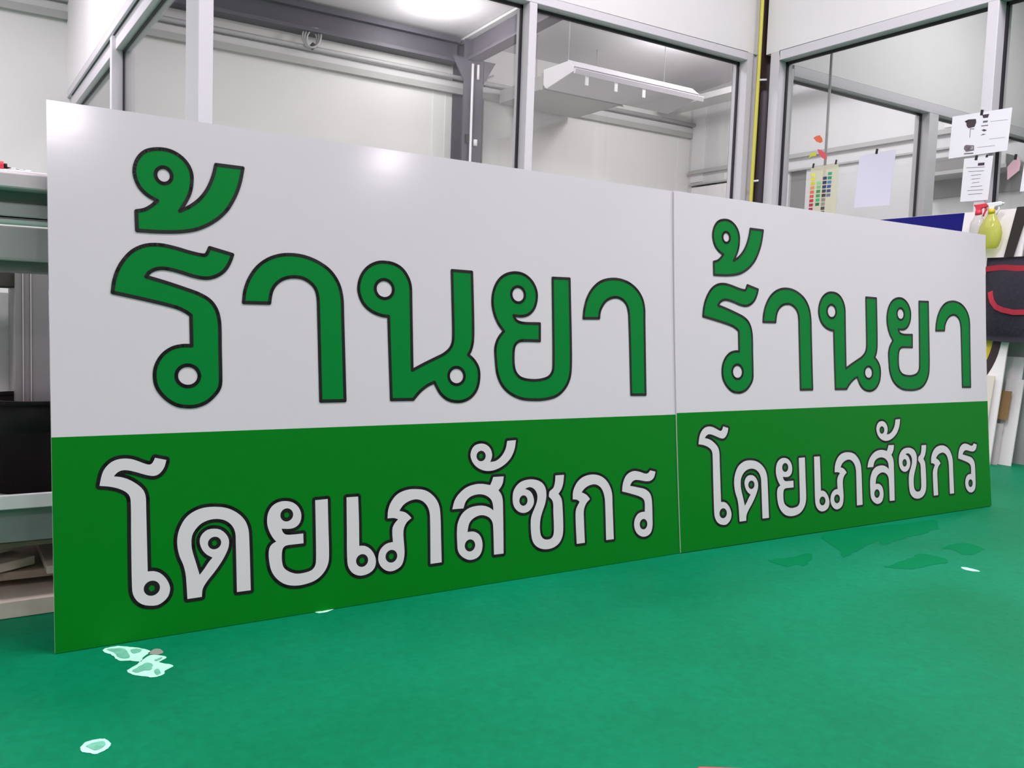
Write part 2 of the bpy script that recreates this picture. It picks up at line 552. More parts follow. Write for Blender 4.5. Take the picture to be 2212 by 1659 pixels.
# long front window of the office
y0, y1, yg = YF, YF+FD, YF+GD
xa, xm0, xm1, xb, xc = 1.252, 3.232, 3.292, 5.236, 5.300
z0, z1 = 1.0, 2.775
win('window_1', 'long office window behind the signs, white aluminium frame with two panes',
    [(XL, xa, y0, y1+0.13, z0, 2.832), (xa, xb, y0, y1, z1, 2.832), (xm0, xm1, y0, y1, z0+0.05, z1), (xb, xc, y0, y1, z0, 2.832), (xc, 5.341, y0+0.02, y1, z0, 2.832), (xa, xb, y0, y1, z0, z0+0.05)],
    [(xa, xa+G, yg-0.006, yg+0.012, z0+0.05, z1), (xm0-G, xm0, yg-0.006, yg+0.012, z0+0.05, z1), (xm1, xm1+G, yg-0.006, yg+0.012, z0+0.05, z1),
     (xb-G, xb, yg-0.006, yg+0.012, z0+0.05, z1), (xa, xm0, yg-0.006, yg+0.014, z1-0.02, z1), (xm1, xb, yg-0.006, yg+0.014, z1-0.02, z1)],
    [(xa, xm0, yg, yg+0.006, z0+0.05, z1), (xm1, xb, yg, yg+0.006, z0+0.05, z1)])
# office side window, receding on the left
x0, x1, xg = XL, XL+FD, XL+GD
zt = 2.70
win('window_2', 'office side window receding at upper left',
    [(x0, x1, 5.18, YB, zt+0.12, 2.885), (x0+0.03, x1, 5.18, YB, zt, zt+0.12), (x0, x1, 7.58, 7.66, z0, zt+0.10), (x0, x1, 10.0, 10.08, z0, zt), (x0, x1, 5.18, YB, z0, z0+0.05)],
    [(xg-0.006, xg+0.012, 7.58-G, 7.58, z0, zt), (xg-0.006, xg+0.012, 7.66, 7.66+G, z0, zt), (xg-0.006, xg+0.012, 5.18, 5.18+G, z0, zt),
     (xg-0.006, xg+0.012, 5.18, 10.0, zt-0.018, zt), (x0+0.02, x0+0.032, 5.18, 10.1, zt+0.115, zt+0.125)],
    [(xg, xg+0.006, 5.18, 7.58, z0+0.05, zt), (xg, xg+0.006, 7.66, 10.0, z0+0.05, zt)])
# right wall glazing
x0, x1, xg = XR, XR+FD, XR+GD
zb, zt = 1.25, 2.752
win('window_3', 'right wall window with papers taped to its glass',
    [(x0, x1, 4.70, 4.785, zb, 2.82), (x0, x1, 1.2, 4.70, zt, 2.82), (x0, x1, 3.045, 3.115, zb, zt), (x0, x1, 1.2, 4.70, zb, zb+0.05), (x0, x1, 1.2, 1.27, zb, zt)],
    [(xg-0.006, xg+0.012, 4.70-G, 4.70, zb, zt), (xg-0.006, xg+0.012, 3.115, 3.115+G, zb, zt), (xg-0.006, xg+0.012, 3.045-G, 3.045, zb, zt),
     (xg-0.006, xg+0.012, 3.115, 4.70, zt-0.02, zt), (xg-0.006, xg+0.012, 1.27, 3.045, zt-0.02, zt)],
    [(xg, xg+0.006, 3.115, 4.70, zb+0.05, zt), (xg, xg+0.006, 1.27, 3.045, zb+0.05, zt)])
# the office front carried on beyond the corner
win('window_4', 'inner window seen through the right wall glass',
    [(5.70, 5.77, y0, y1, z0, 2.80), (5.77, 9.8, y0, y1, 2.745, 2.832), (7.63, 7.77, y0, y1, z0, 2.745), (5.342, 5.70, y0+0.001, y1, z0, 2.832)],
    [(7.63-G, 7.63, yg-0.006, yg+0.012, z0, 2.745), (5.77, 7.63, yg-0.006, yg+0.014, 2.727, 2.745), (7.77, 9.8, yg-0.006, yg+0.014, 2.727, 2.745)],
    [(5.77, 7.63, yg, yg+0.006, z0, 2.745), (7.77, 9.79, yg, yg+0.006, z0, 2.745)])

# corner column with pipes
w = MB().box(5.341, 5.47, 4.854, YF-0.001, 0, ZC-0.001)
struct(w.build('trim_12', M['steel_brown']), 'dark brown steel post in the corner of the two glazed walls', 'column')
t = thing('insulated_pipe', 'dark foam covered pipe standing in the corner beside the yellow conduit', 'pipe', (5.356, 4.820, 0))
MB().lathe([(0.032, 0), (0.032, 2.50), (0.027, 2.535), (0.014, 2.55)], (5.356, 4.820, 0), n=16).build('foam_sleeve', M['insul'], t)
t = thing('yellow_conduit', 'thin yellow conduit running up the corner post between the windows', 'pipe', (5.292, 4.835, 0))
MB().tube([(5.284, 4.835, 0), (5.285, 4.835, 1.73), (5.292, 4.835, 2.4), (5.293, 4.835, 3.2), (5.294, 4.835, ZC-0.01)], 0.0135, n=12).build('tube', M['yellow_pipe'], t)
for z in (1.86, 2.62):
    b = MB().tube([(5.288 if z < 2 else 5.292, 4.822, z), (5.318 if z < 2 else 5.345, 4.80, z+0.006)], 0.008, n=8)
    b.build('cable_tie', M['paper'], t)

# ================================================================== THINGS IN THE OFFICE
# air conditioner hanging under the ceiling
ya = 7.0
ax0, ax1 = 5.13, 6.80
t = thing('air_conditioner', 'long white ceiling hung air conditioner seen through the office glass', 'air conditioner', ((ax0+ax1)/2, ya+0.3, 3.05))
MB().prism([(ax0+0.02, ya+0.10, 3.23), (ax0+0.02, ya, 3.15), (ax0+0.02, ya-0.01, 3.145), (ax0+0.02, ya+0.0, 3.115), (ax0+0.02, ya+0.46, 3.03), (ax0+0.02, ya+0.52, 3.08), (ax0+0.02, ya+0.52, 3.23)], (ax1-ax0-0.04, 0, 0)).build('housing', M['ac_grey'], t, bevel=0.006)
MB().prism([(ax0, ya-0.012, 3.138), (ax0, ya+0.085, 3.225), (ax0, ya+0.09, 3.232), (ax0, ya-0.02, 3.150)], (ax1-ax0-0.03, 0, 0)).build('front_grille', M['ac_white'], t)
MB().prism([(ax0+0.01, ya-0.025, 3.136), (ax0+0.01, ya-0.035, 3.128), (ax0+0.01, ya-0.02, 3.085), (ax0+0.01, ya+0.0, 3.09)], (ax1-ax0+0.02, 0, 0)).build('air_flap', M['ac_white'], t)
for k, px in enumerate((1268, 1331, 1391)):
    a = on_y(px, 168+k*14, ya-0.01)
    MB().box(a.x-0.02, a.x+0.02, ya-0.012, ya-0.004, 3.0, 3.09).build('streamer', M['white_plastic'], t)
for x in (ax0+0.2, ax1-0.2):
    MB().tube([(x, ya+0.35, 3.22), (x, ya+0.35, 4.385)], 0.005, n=8).build('hanger_rod', M['conduit'], t)

t = thing('air_duct', 'grey box duct running forward from the back wall beside the air conditioner', 'duct', (6.9, 9.2, 3.53))
MB().box(6.25, 7.5, 8.45, YB-0.14, 3.53, 3.70).build('duct_body', M['rail'], t, bevel=0.008)
MB().box(6.23, 7.52, 9.1, 9.14, 3.515, 3.715).build('flange', M['rail'], t)
for x in (6.4, 7.35):
    MB().tube([(x, 9.5, 3.70), (x, 9.5, 4.285)], 0.006, n=8).build('hanger_rod', M['conduit'], t)

t = thing('ceiling_tray', 'pale cable tray high along the end wall', 'tray', (9.2, 8.0, 3.9))
MB().box(9.0, 9.35, 6.2, 10.1, 3.86, 3.94).build('tray_body', M['rail_light'], t)

t = thing('cable_coil', 'coil of pale cable hooked on the back wall conduit', 'cable', (3.66, YB-0.16, 3.7))
for k in range(3):
    pts = []
    for a in range(25):
        an = 2*math.pi*a/24
        pts.append((3.66+0.05*k*0.4+0.085*math.cos(an), YB-0.16-0.012*k+0.02*math.sin(an), 3.86+0.115*math.sin(an+0.2*k)))
    MB().tube(pts, 0.011, n=8, cap=False).build('loop', M['conduit'], t)
MB().tube([(3.68, YB-0.14, 3.75), (3.72, YB-0.16, 3.80)], 0.03, n=8).build('plug', M['steel_dark'], t)

t = thing('hanging_cord', 'thin white pull cord hanging behind the side window', 'cord', (2.20, 9.6, 3.2))
MB().tube([(2.20, 9.6, 3.56), (2.20, 9.6, 4.28)], 0.008, n=8).build('cord', M['paper'], t)
MB().tube([(2.20, 9.6, 3.50), (2.20, 9.6, 3.57)], 0.02, n=8).build('pull', M['conduit'], t)

# wall shelf far away behind the inner window
t = thing('wall_shelf', 'grey wall shelf seen behind the inner window at far right', 'shelf', (9.6, 5.7, 2.5))
MB().box(9.42, XF, 5.15, 6.2, 2.50, 2.54).build('shelf_board', M['conduit'], t)
MB().box(9.76, XF, 5.15, 6.2, 2.30, 2.50).build('bracket', M['machine_mid'], t)
tag(MB().box(9.46, 9.74, 5.50, 6.1, 2.541, 2.70).build('storage_box', M['machine_mid'], bevel=0.01), 'dark grey box on the wall shelf behind the inner window', 'box')
tag(MB().box(9.50, 9.74, 5.20, 5.42, 2.541, 2.66).build('storage_box', M['rail_light'], bevel=0.01), 'small pale box on the wall shelf behind the inner window', 'box')

# grey rod behind the right wall glass
p = on_x(1787, 112, XR+0.2)
q = on_x(1786, 455, XR+0.2)
yy = (p.y+q.y)/2
t = thing('drop_rod', 'thin grey rod standing upright just behind the right wall glass', 'rod', (XR+0.2, yy, 0))
MB().tube([(XR+0.2, yy, 0), (XR+0.2, yy, 2.9)], 0.010, n=10).build('rod', M['machine_mid'], t)
MB().tube([(XR+0.2, yy, 0), (XR+0.2, yy, 0.02)], 0.06, n=14).build('foot', M['machine_mid'], t)

# ================================================================== SIGNS
GLYPHS = [
    ('tone', '360.5,1103.5c 425.1,1103.1c 417.2,1065.2 404.2,1030.3 383,994.8 354,967.3 317.5,946.8 281.8,937.4 235.3,932.7 181.1,931.5c 180.2,975.6c 198.1,980.5 213.3,990.7 226.7,1004c 206,1013.8 187.5,1031.7 178.5,1054.3 177.6,1073.9 185.3,1096.5 201.6,1114.5 226.2,1122.9 252.9,1123.2 276.1,1114.1 293.5,1098.1 303.2,1076.9 303.7,1052.5 298.7,1027.6 286.5,1001.9 275.8,984.7c 298.3,997 322.4,1017.8 340.8,1044.3 353.3,1074.6',
     [(240.8, 1063.9, 18.0, 18.9)]),
    ('ro', '343.5,903.6c 397.5,890.8c 389.7,870.2 377,850.7 358.4,837.2 336,830.6 308,833.2 272.7,842.6 241.9,848.1 222.8,846.2 207.5,838.1 199.1,826.9c 241.4,815.9 287.8,802 319.4,791.1 343.3,776.5 357.2,756.3 363.4,731.6 364.6,702.5 364.4,669.3 364.5,598.7 362.8,573.8 354,557.4 331.4,536.4 307.2,527.1 285.4,526.1 260.2,531.6 235.4,549.5 218.7,573.8 214.6,599.8 218.7,623.8 233.2,647.8 254.6,663.3 278,669.2 298.5,669.4c 298,741.2c 287.1,749 263.8,759.2 195.4,774.7 127.6,787.6c 131.6,815.1 141,842.9 155.9,867.4 174.6,886.4 200.8,898.9 231.1,902 261.8,897.8 296.9,889.7 324.7,885 334.8,886.5',
     [(288.6, 598.4, 26.4, 25.2)]),
    ('aa', '422.6,776.2c 426.4,805 437.5,835.1 457.1,863.8 483.3,884.6 514.1,896.9 545.3,900.8 581.4,897.5 618.1,884.5 648.2,864.1 669.1,833.9 678.1,798.4 679.3,753.6 681.8,531.2c 615.7,531.4c 613.7,778.1 612.2,800.2 606.9,817.6 594.2,832.4 573.8,843.2 549,845.3 524.4,839.7 504.3,825.7 493.1,808 488.9,790.7 486.9,776.9c',
     []),
    ('no', '1007.4,888c 1072.2,887.2c 1073.3,823.2 1073.7,723.8 1071.4,687.6 1064.1,664.1 1056,652.3c 1074,637.9 1088.4,615.3 1090.9,588.1 1082.8,556.5 1063.8,534.2 1040,523.1 1016.7,520.9 988.7,526.9 966.4,542.9 951.8,565.1 946.1,576.2c 924.6,567.7 899.7,550.6 879.8,530.2c 814.1,530.8c 810.5,753.6c 789.6,755.9 762.1,765.6 739.6,783.7 727.4,808.3 725.5,831.2 734,858.8 752.5,881.6 777.9,895 801.1,898.1 829.1,894.8 852.7,882.5 869.1,861.9 877,838.5 877.9,806.1 878.1,608.9c 911,624.5 951,642 976.3,653.2 996.9,668.9 1006.5,686.7 1009,713.5 1008.5,798.1',
     [(799.1, 826.3, 26.6, 25.5), (1016.8, 592.7, 25.7, 24.5)]),
    ('yo', '1356.2,885.6c 1420,886.6c 1420.8,789.4 1421.3,692.2 1419.4,614.4 1412.5,580.5 1393.6,551.7 1363,530.5 1321.4,521.4 1280.7,520.4 1235.1,525.1 1196.3,540.8 1169.2,564.4 1153.6,596.7 1149,633.5 1147.6,670.2 1154.6,693.3 1165.9,709.6 1178.2,721.4c 1159.4,744 1146.3,771.2 1140.4,803.1 1144.7,835.4 1158.8,863.6 1181,883.2 1214.5,893.4 1248.3,890.7 1276.6,874.3 1293.5,849.1 1296.6,823.2 1288,794.5 1269.2,775 1243.4,767.2 1212.4,768.1c 1220.6,754.9 1234.6,748.7 1254.4,746.4 1306.2,746.7c 1305.1,695.4c 1250.5,695.6 1230.6,693.4 1216.3,682.5 1210.2,659.2 1210.5,619.6 1218.4,598.7 1236.6,584.5 1270.7,578.1 1305.3,579.1 1334.8,587 1350,602.6 1354.1,624.2 1356,739.3',
     [(1229.8, 829.9, 24.2, 23.8)]),
    ('aa2', '1472.2,767.5c 1476.5,796.2 1489,831.1 1511.5,861.7 1543.7,884.1 1582.6,894.1 1621.9,894.2 1661.7,884 1695.1,862.6 1715.1,835.2 1722.8,804.5 1722.8,768.4 1721.4,527c 1660.3,528.2c 1657.8,776.9 1650.4,812.3 1634.1,829.4 1611.1,837.6 1584.9,835 1562,824.1 1545.6,806 1536.9,788.3 1534,769.3c',
     []),
    ('o', '212.2,410.3c 236.9,403.9c 232.5,388.2 223.9,375.7 214.2,369.7 204.6,369.2 189.7,373.1 171,380.1 152.4,385.6 139.2,385.7 129.1,380.1 124.1,373.7c 139,371 157.4,363.1 175.8,349.5 186.4,336.7 190.7,320.6 190.9,301.9 191.5,152.3c 204.6,151.5 218.1,145.4 230.2,132.3 238.2,115.4 239.3,103.7 234.9,89.9 225,79.8 211.1,73.2 193.5,74.5 178.7,79.5 166.9,89.7 159.2,105 157.4,120.8 157.6,231.1 158.1,317.6 154.1,330.7 143.7,340.1 128.1,347.5 112.5,351.8 94,354.6c 97.3,371.7 102.8,388.1 113.3,401.4 126.5,409.6 145,412.5 163.5,409.7 179.5,403 192.9,397 201,395.4 207.1,399.9',
     [(199.7, 113.2, 17.6, 17.1, 6.5, 7.1)]),
    ('do', '277.5,77.3c 276.4,107.2 274.5,136.6 269.9,157.7 261.9,179 257.6,202.8 258.6,226 266.1,248.5 279.2,267.7 296.6,279.4 319.8,286.1 349,285.6 375.6,279.6 399.3,265.4 415.6,247.2 423.4,226.6 425.3,202.1 426,77c 392.6,77.4c 392.7,196.6 391.7,220.8 385.1,236.6 372,249.3 354.3,256.1 333.7,256.6 313.3,249.7 298.6,236.4 291.1,222.5 289.3,202.2 291.8,184.3 298.4,160 306.4,129.6c 316.7,141.5 328.7,157.7 337.1,166.5c 324.7,174.5 314.8,186 308.8,201.5 309.1,214.7 315.6,225.8 327.4,233.5 342.1,234.4 356.7,230.5 369.8,218.6 376.3,204.4 375,186.6 365.7,166.7 354.9,150.1 339.8,131.1 323.3,112.6 312.8,96.3 310.4,77.6c',
     [(342.5, 200.4, 15.5, 14.8, 5.9, 6.5)]),
    ('yo2', '595,280.6c 628.6,281c 628.5,212.1 628.2,135.4 624.2,113.6 611.8,94.4 591.4,79.7 564.7,73.2 538.6,72.7 513,79.3 492.7,94.4 479.1,114.7 473.4,138.5 472.4,163.2 476.2,176.6 483.3,183.5 491.9,187.2c 482.7,199 473.7,218.4 470.1,237.3 473.1,258.5 482.9,274.6 499,283.5 518.2,284.9 537.4,279.2 551.7,265.4 557.8,246 554.1,229 544.1,219 529.4,215.2 506.3,217.6c 509.3,208.6 516.2,202.2 529,200.3 561.5,200c 561.6,175.4c 528.4,175.4 516.1,174.6 509,169.8 505.5,157.8 505.5,134.5 510,120 523.5,109 542.7,101.8 565.5,102 582.1,106.2 590.7,116.1 593.4,130 594.6,199.6',
     [(520.2, 250.4, 16.4, 16.2, 6.4, 6.8)]),
    ('e', '679.9,280.8c 712.3,280.2c 712.9,220.1 711.9,152c 727.5,150.2 743,140.1 753.9,124.3 758,107.1 752.9,89 738.9,78.3 714.1,74.5 694.2,82.1 681.5,98 677.6,116.9 678.7,202.9',
     [(718.8, 113.2, 17.0, 16.5, 7.1, 7.8)]),
    ('pho', '954.4,79.7c 919.7,79.6c 922.3,204.2 920.4,223.9 913.5,239.7 899.3,253.1 880,259 858.2,255.3 841.3,246.1 830,232.2c 847.8,226.3 859.5,216.6 865.5,209.6c 851.8,200.2 842.8,186.2 840,169.5 841.7,135.2 841.5,113.9 834.1,89.4 819.6,78.5 798.5,74.8 780.2,82.6 766.9,99.8 765.2,118.8 772.6,136.7 789.1,148.7 808.8,151.6c 807.6,172.9 809,189.6 816.4,201.6 826,210c 814.4,214.5 794.8,215.5c 797.3,237.3 806.3,257.6 825.6,277.2 854.4,286.5 883.2,286.4 912.3,279.8 936.4,261.7 950.6,238.7 954.7,209.8 954.8,148.6',
     [(803.0, 114.3, 17.2, 16.8, 7.4, 8.0)]),
    ('so', '1157.8,79.8c 1125.3,80.4c 1125.4,157.5 1122.3,176 1109.3,189.9 1085.6,196.7 1061.7,190.9 1046.6,178 1039.5,153.8c 1060.4,152.9 1078.4,142.1 1085.8,127.8 1087.8,109.6 1081.8,90 1068.2,78.2 1044.5,75.3 1021.6,86 1007.9,103.1 1005.6,125.5 1005.8,160.8 1009.6,182.6 1023.2,205.6 1044.3,219.3 1068,223.9 1094.5,222.9 1115.6,215.2 1127.7,206.4c 1126.6,223.3 1121.7,237.3 1106,250 1082.3,256.4 1053.2,252.1 1037.2,240 1028.8,221.1c 992.9,221.7c 1001.3,245.3 1014.7,261.9 1038.4,277.9 1064.7,284.8 1091.2,285.1 1119.3,279.4c 1126.2,291.6 1130.3,301.8c 1166.2,301.1c 1162.3,282.1 1155.4,271.1 1146.9,262.6c 1155.8,250.5 1160.2,236.4 1160.6,199.7 1159.4,135.8',
     [(1046.5, 115.6, 17.1, 16.9, 7.8, 8.4)]),
    ('han', '1181.4,402.9c 1212.1,403.7c 1205.6,376.2 1191,351.6 1165.5,332.4 1135.2,321.5 1108.3,320.6 1084.5,328.5 1066.5,343.1 1056.6,363.9 1059.7,381.7 1070.6,394.7 1091.9,399.5 1110.5,394.9 1123.6,382.9 1128.5,366.6 1126.5,355.3 1121.4,345.2c 1141.4,347.6 1160.9,360.2 1175.3,380.1',
     [(1091.4, 364.2, 15.4, 14.9, 6.4, 7.2)]),
    ('cho', '1351.4,291c 1383.6,290.7c 1379.7,266 1371.8,247.4 1360.7,235.3c 1370.9,221.1 1374.2,199.3 1374.6,132.2 1371.2,108.7 1358.4,88.6 1335.4,76.9 1306,75.1 1280.3,83.2 1263.7,99.1 1257.2,120.8 1256.5,162.9 1261.2,181.1 1273.5,203.4 1281.6,221.5 1282.3,240.3 1272.5,256.1 1255.6,263.5 1239.5,259.6c 1258,250.6 1268.3,234.4 1270,217.8 1263.8,204.3 1250.2,192.9 1230.3,189.6 1210.9,197.4 1198.6,212.4 1194.9,233.5 1200.2,258.5 1219.3,277.9 1244.9,285.3 1273.5,284.2 1299.1,274.3 1313.1,256.7 1315.7,232.8 1310.2,209.6 1297.5,182.4 1290.3,159.6 1289.5,124.4 1298.7,107.9 1315.9,102.7 1331.9,106.7 1339,121.6 1339.7,183.3 1338.5,214.3 1325,229.7c 1327.2,243.7 1342.4,254.4 1348.9,270.6',
     [(1232.7, 225.7, 14.6, 15.3, 5.6, 7.4)]),
    ('ko', '1455.1,77.9c 1423.7,78c 1422.7,156.3 1425.6,182.7 1440,204.2c 1431.1,211.2 1414.1,214.1c 1416.8,239 1433.1,264.4 1458.3,279.7 1496,283.9 1530.5,274.6 1555.3,253 1568.9,222 1569.8,182.1 1570.3,76.5c 1539.4,76.9c 1540.1,194.6 1536.6,219.7 1526,240.3 1504.2,252.8 1479,251.3 1460,242.9 1449.1,232.6c 1468.6,222.7 1480.5,209.5c 1464.4,196.2 1455.6,177.5 1454.4,148.4',
     []),
    ('ro2', '1731.9,281.1c 1755.2,275.4c 1747.5,256.8 1731.9,247.6 1711.2,247.6 1687.6,252.4 1667.4,254.8 1653.7,249.7 1644.5,237.8c 1679.8,229.5 1710.1,221 1730,204 1735.7,177.8 1735.4,126.4 1734.2,100.9 1724.1,78.8 1696.3,70.5 1669.8,82 1657.3,103.5 1658.4,126.2 1672.7,145.1 1689.9,150.1 1703.5,149.9c 1703.1,185.7 1688.6,198.2 1655.4,210.1 1610.8,222.7c 1615.8,248.5 1631.3,272.6 1658.4,283.4 1685.3,280.1 1708.8,272.4 1722.6,272.5',
     [(1696.2, 110.8, 16.3, 16.8, 6.8, 8.1)]),
]

BW, BH, SAG = 1.8526, 1.2, 0.00815
LEVELS = [k*0.04 for k in range(1, 30)]


def smooth_loop(txt):
    P = []
    for tok in txt.split():
        c = tok.endswith('c')
        u, v = tok.rstrip('c').split(',')
        P.append((Vector((float(u)/1000, float(v)/1000)), c))
    n = len(P)
    out = []
    for i in range(n):
        p0, c0 = P[i]; p1, c1 = P[(i+1) % n]
        pm = P[i-1][0]; pn = P[(i+2) % n][0]
        d = (p1-p0).length
        t0 = (p1-pm)*0.5 if not c0 else (p1-p0)
        t1 = (pn-p0)*0.5 if not c1 else (p1-p0)
        if t0.length > 1e-9: t0 = t0.normalized()*d
        if t1.length > 1e-9: t1 = t1.normalized()*d
        if c0 and c1:
            k = 1
        else:
            k = max(2, min(8, int(d/0.006)))
        for s in range(k):
            t = s/k
            h00 = 2*t**3-3*t**2+1; h10 = t**3-2*t**2+t; h01 = -2*t**3+3*t**2; h11 = t**3-t**2
            out.append(p0*h00 + t0*h10 + p1*h01 + t1*h11)
    return out


def ellipse(cx, cy, rx, ry, n=32):
    return [Vector((cx+rx*math.cos(2*math.pi*k/n), cy+ry*math.sin(2*math.pi*k/n))) for k in range(n)]


def add_flat(bm, loops, z, mi):
    tris = tessellate_polygon([[(q.x, q.y, 0) for q in l] for l in loops])
    flat = [q for l in loops for q in l]
    vs = [bm.verts.new((q.x, q.y, z)) for q in flat]
    for tr in tris:
        a, b, c = [flat[k] for k in tr]
        ar = (b-a).cross(c-a)
        if abs(ar) < 1e-12:
            continue
        idx = tr if ar > 0 else (tr[0], tr[2], tr[1])
        try:
            f = bm.faces.new([vs[k] for k in idx]); f.material_index = mi
        except ValueError:
            pass


def add_band(bm, loop, w, z, mi):
    n = len(loop)
    for i in range(n):
        a, b = loop[i], loop[(i+1) % n]
        d = b-a
        if d.length < 1e-7:
            continue
        d = d.normalized(); nn = Vector((-d.y, d.x))*w
        vs = [bm.verts.new((q.x, q.y, z)) for q in (a-nn, b-nn, b+nn, a+nn)]
        f = bm.faces.new(vs); f.material_index = mi
        e = (loop[i]-loop[i-1])
        if e.length > 1e-7 and abs(e.normalized().cross(d)) > 0.05:
            vs = [bm.verts.new((a.x+w*math.cos(2*math.pi*k/14), a.y+w*math.sin(2*math.pi*k/14), z)) for k in range(14)]
            f = bm.faces.new(vs); f.material_index = mi


def warp(bm, lean):
    for z in LEVELS:
        geom = bm.verts[:]+bm.edges[:]+bm.faces[:]
        bmesh.ops.bisect_plane(bm, geom=geom, dist=1e-6, plane_co=(0, z, 0), plane_no=(0, 1, 0))
    c, s = math.cos(lean), math.sin(lean)
    for v in bm.verts:
        u, h, off = v.co
        t = h/BH
        g = SAG*4*t*(1-t)
        v.co = (u, h*s + g*c - off*c, h*c - g*s + off*s)


def flat_obj(name, bm, lean, mats, parent):
    warp(bm, lean)
    me = bpy.data.meshes.new(name)
    bm.to_mesh(me); bm.free()
    for m in mats: me.materials.append(m)
    o = bpy.data.objects.new(name, me)
    COL.objects.link(o)
    o.parent = parent
    return o


def make_sign(loc, yaw, lean, vb, label):
    root = thing('shop_sign', label, 'sign', loc, 'pharmacy sign boards')
    root.rotation_euler = (0, 0, yaw)
    # sheet, 10 mm foam plastic
    bm = bmesh.new()
    x0, x1, h0, h1, d = 0, BW, 0.0, BH, 0.010
    v = [bm.verts.new(q) for q in ((x0, h0, -d), (x1, h0, -d), (x1, h1, -d), (x0, h1, -d), (x0, h0, 0), (x1, h0, 0), (x1, h1, 0), (x0, h1, 0))]
    for q in ((3, 2, 1, 0), (4, 5, 6, 7), (0, 1, 5, 4), (1, 2, 6, 5), (2, 3, 7, 6), (3, 0, 4, 7)):
        bm.faces.new([v[k] for k in q])
    flat_obj('plastic_sheet', bm, lean, [M['sheet']], root)
    bm = bmesh.new()
    add_flat(bm, [[Vector((0, 0)), Vector((BW, 0)), Vector((BW, vb[1])), Vector((0, vb[0]))]], 0.0004, 0)
    flat_obj('green_print_band', bm, lean, [M['green']], root)
    for name, txt, holes in GLYPHS:
        loop = smooth_loop(txt)
        top = min(q.y for q in loop) > 0.47
        bm = bmesh.new()
        if top:
            hl = [ellipse(*h[:4]) for h in [[k/1000 for k in h] for h in holes]]
            add_flat(bm, [loop]+hl, 0.0009, 0)
            bo = bmesh.new()
            add_band(bo, loop, 0.0042, 0.0013, 0)
            mats = [M['letter_green']]
        else:
            hh = [[k/1000 for k in h] for h in holes]
            hl = [ellipse(*h[:4]) for h in hh]
            add_flat(bm, [loop]+hl, 0.0013, 0)
            bo = bmesh.new()
            add_band(bo, loop, 0.0082, 0.0009, 0)
            mats = [M['letter_white']]
        letter = flat_obj('printed_letter', bm, lean, mats, root)
        letter['label'] = 'green printed letter' if top else 'white printed letter'
        flat_obj('letter_outline', bo, lean, [M['letter_black']], letter)
        for h in [[k/1000 for k in h] for h in holes]:
            bo = bmesh.new()
            if top:
                add_band(bo, ellipse(*h[:4]), 0.0042, 0.0013, 0)
            else:
                add_flat(bo, [ellipse(h[0], h[1], h[2]+0.001, h[3]+0.001), ellipse(h[0], h[1], h[4], h[5])], 0.0009, 0)
            flat_obj('loop_outline', bo, lean, [M['letter_black']], letter)
    return root


make_sign((0.21459, 2.09551, 0.0012), 0.0104, 0.09918, (0.4666, 0.4584),
          'nearer left half of the green and white pharmacy sign, left of the seam')
sx = 0.21459+BW*math.cos(0.0104)+0.0002
sy = 2.09551+BW*math.sin(0.0104)+0.0002
make_sign((sx, sy-0.0042, 0.0024), -0.00908, 0.098, (0.4624, 0.4634),
          'farther right half of the green and white pharmacy sign, right of the seam')

# ================================================================== LEFT: ROLLER MACHINE AND WHAT LIES UNDER IT
t = thing('roller_machine', 'grey roller press frame with chrome roller behind the left edge of the sign', 'machine', (1.6, 2.6, 0))
mx0, mx1 = -1.3, 3.7
MB().box(mx0, mx1, 2.226, 2.30, 1.000, 1.034).build('top_rail', M['machine'], t, bevel=0.004)
MB().box(mx0, mx1, 2.27, 2.31, 1.034, 1.044).build('edge_strip', M['white_plastic'], t, bevel=0.002)
MB().box(mx0, mx1, 2.29, 2.33, 0.944, 1.000).build('upper_beam', M['machine_mid'], t)
MB().box(mx0, mx1, 2.28, 2.33, 0.944, 0.974).build('beam_lip', M['machine'], t, bevel=0.003)
MB().tube([(mx0+0.05, 2.30, 0.934), (mx1-0.05, 2.30, 0.934)], 0.0075, n=14).build('roller', M['white_plastic'], t)  # chrome bar, its bright highlight put into a plain white colour
MB().box(mx0, mx1, 2.30, 2.42, 0.848, 0.924).build('lower_beam', M['machine'], t, bevel=0.006)
MB().box(mx0, mx1, 2.34, 2.48, 0.824, 0.848).build('under_rail', M['machine_mid'], t)
for x in (0.178, 1.9, 3.55):
    g = MB().box(x, x+0.11, 2.60, 2.85, 0.29, 0.85)
    g.box(x+0.016, x+0.018, 2.597, 2.60, 0.29, 0.85, 1).box(x+0.034, x+0.036, 2.597, 2.60, 0.29, 0.85, 1)
    g.build('leg', [M['machine_mid'], M['machine']], t)
MB().box(0.0, 0.217, 2.62, 2.80, 0.79, 0.848).build('motor_box', M['machine_dark'], t, bevel=0.004)
MB().box(mx0, mx1, 2.355, 2.90, 0.272, 0.288).build('shelf', M['machine'], t, bevel=0.003)
MB().box(mx0, mx1, 2.345, 2.357, 0.272, 0.306).build('shelf_lip', M['white_plastic'], t, bevel=0.002)
MB().box(mx0, mx1, 2.375, 2.42, 0.188, 0.272).build('base_panel', M['grey_board'], t)
for x in (-1.2, 1.2, 3.4):
    MB().box(x, x+0.12, 2.80, 2.90, 0.0, 0.272).build('foot', M['machine_mid'], t)

t = thing('screwdriver', 'red handled tool lying on the top rail of the grey machine', 'tool', (0.07, 2.29, 1.044))
MB().tube([(-0.03, 2.29, 1.0535), (0.136, 2.292, 1.0535)], 0.0095, n=12).build('handle', M['red'], t)
MB().tube([(0.136, 2.292, 1.0535), (0.143, 2.292, 1.0535)], 0.006, n=10).build('collar', M['black_plastic'], t)
MB().tube([(0.143, 2.292, 1.050), (0.19, 2.293, 1.047)], 0.0026, n=8).build('shaft', M['chrome'], t)

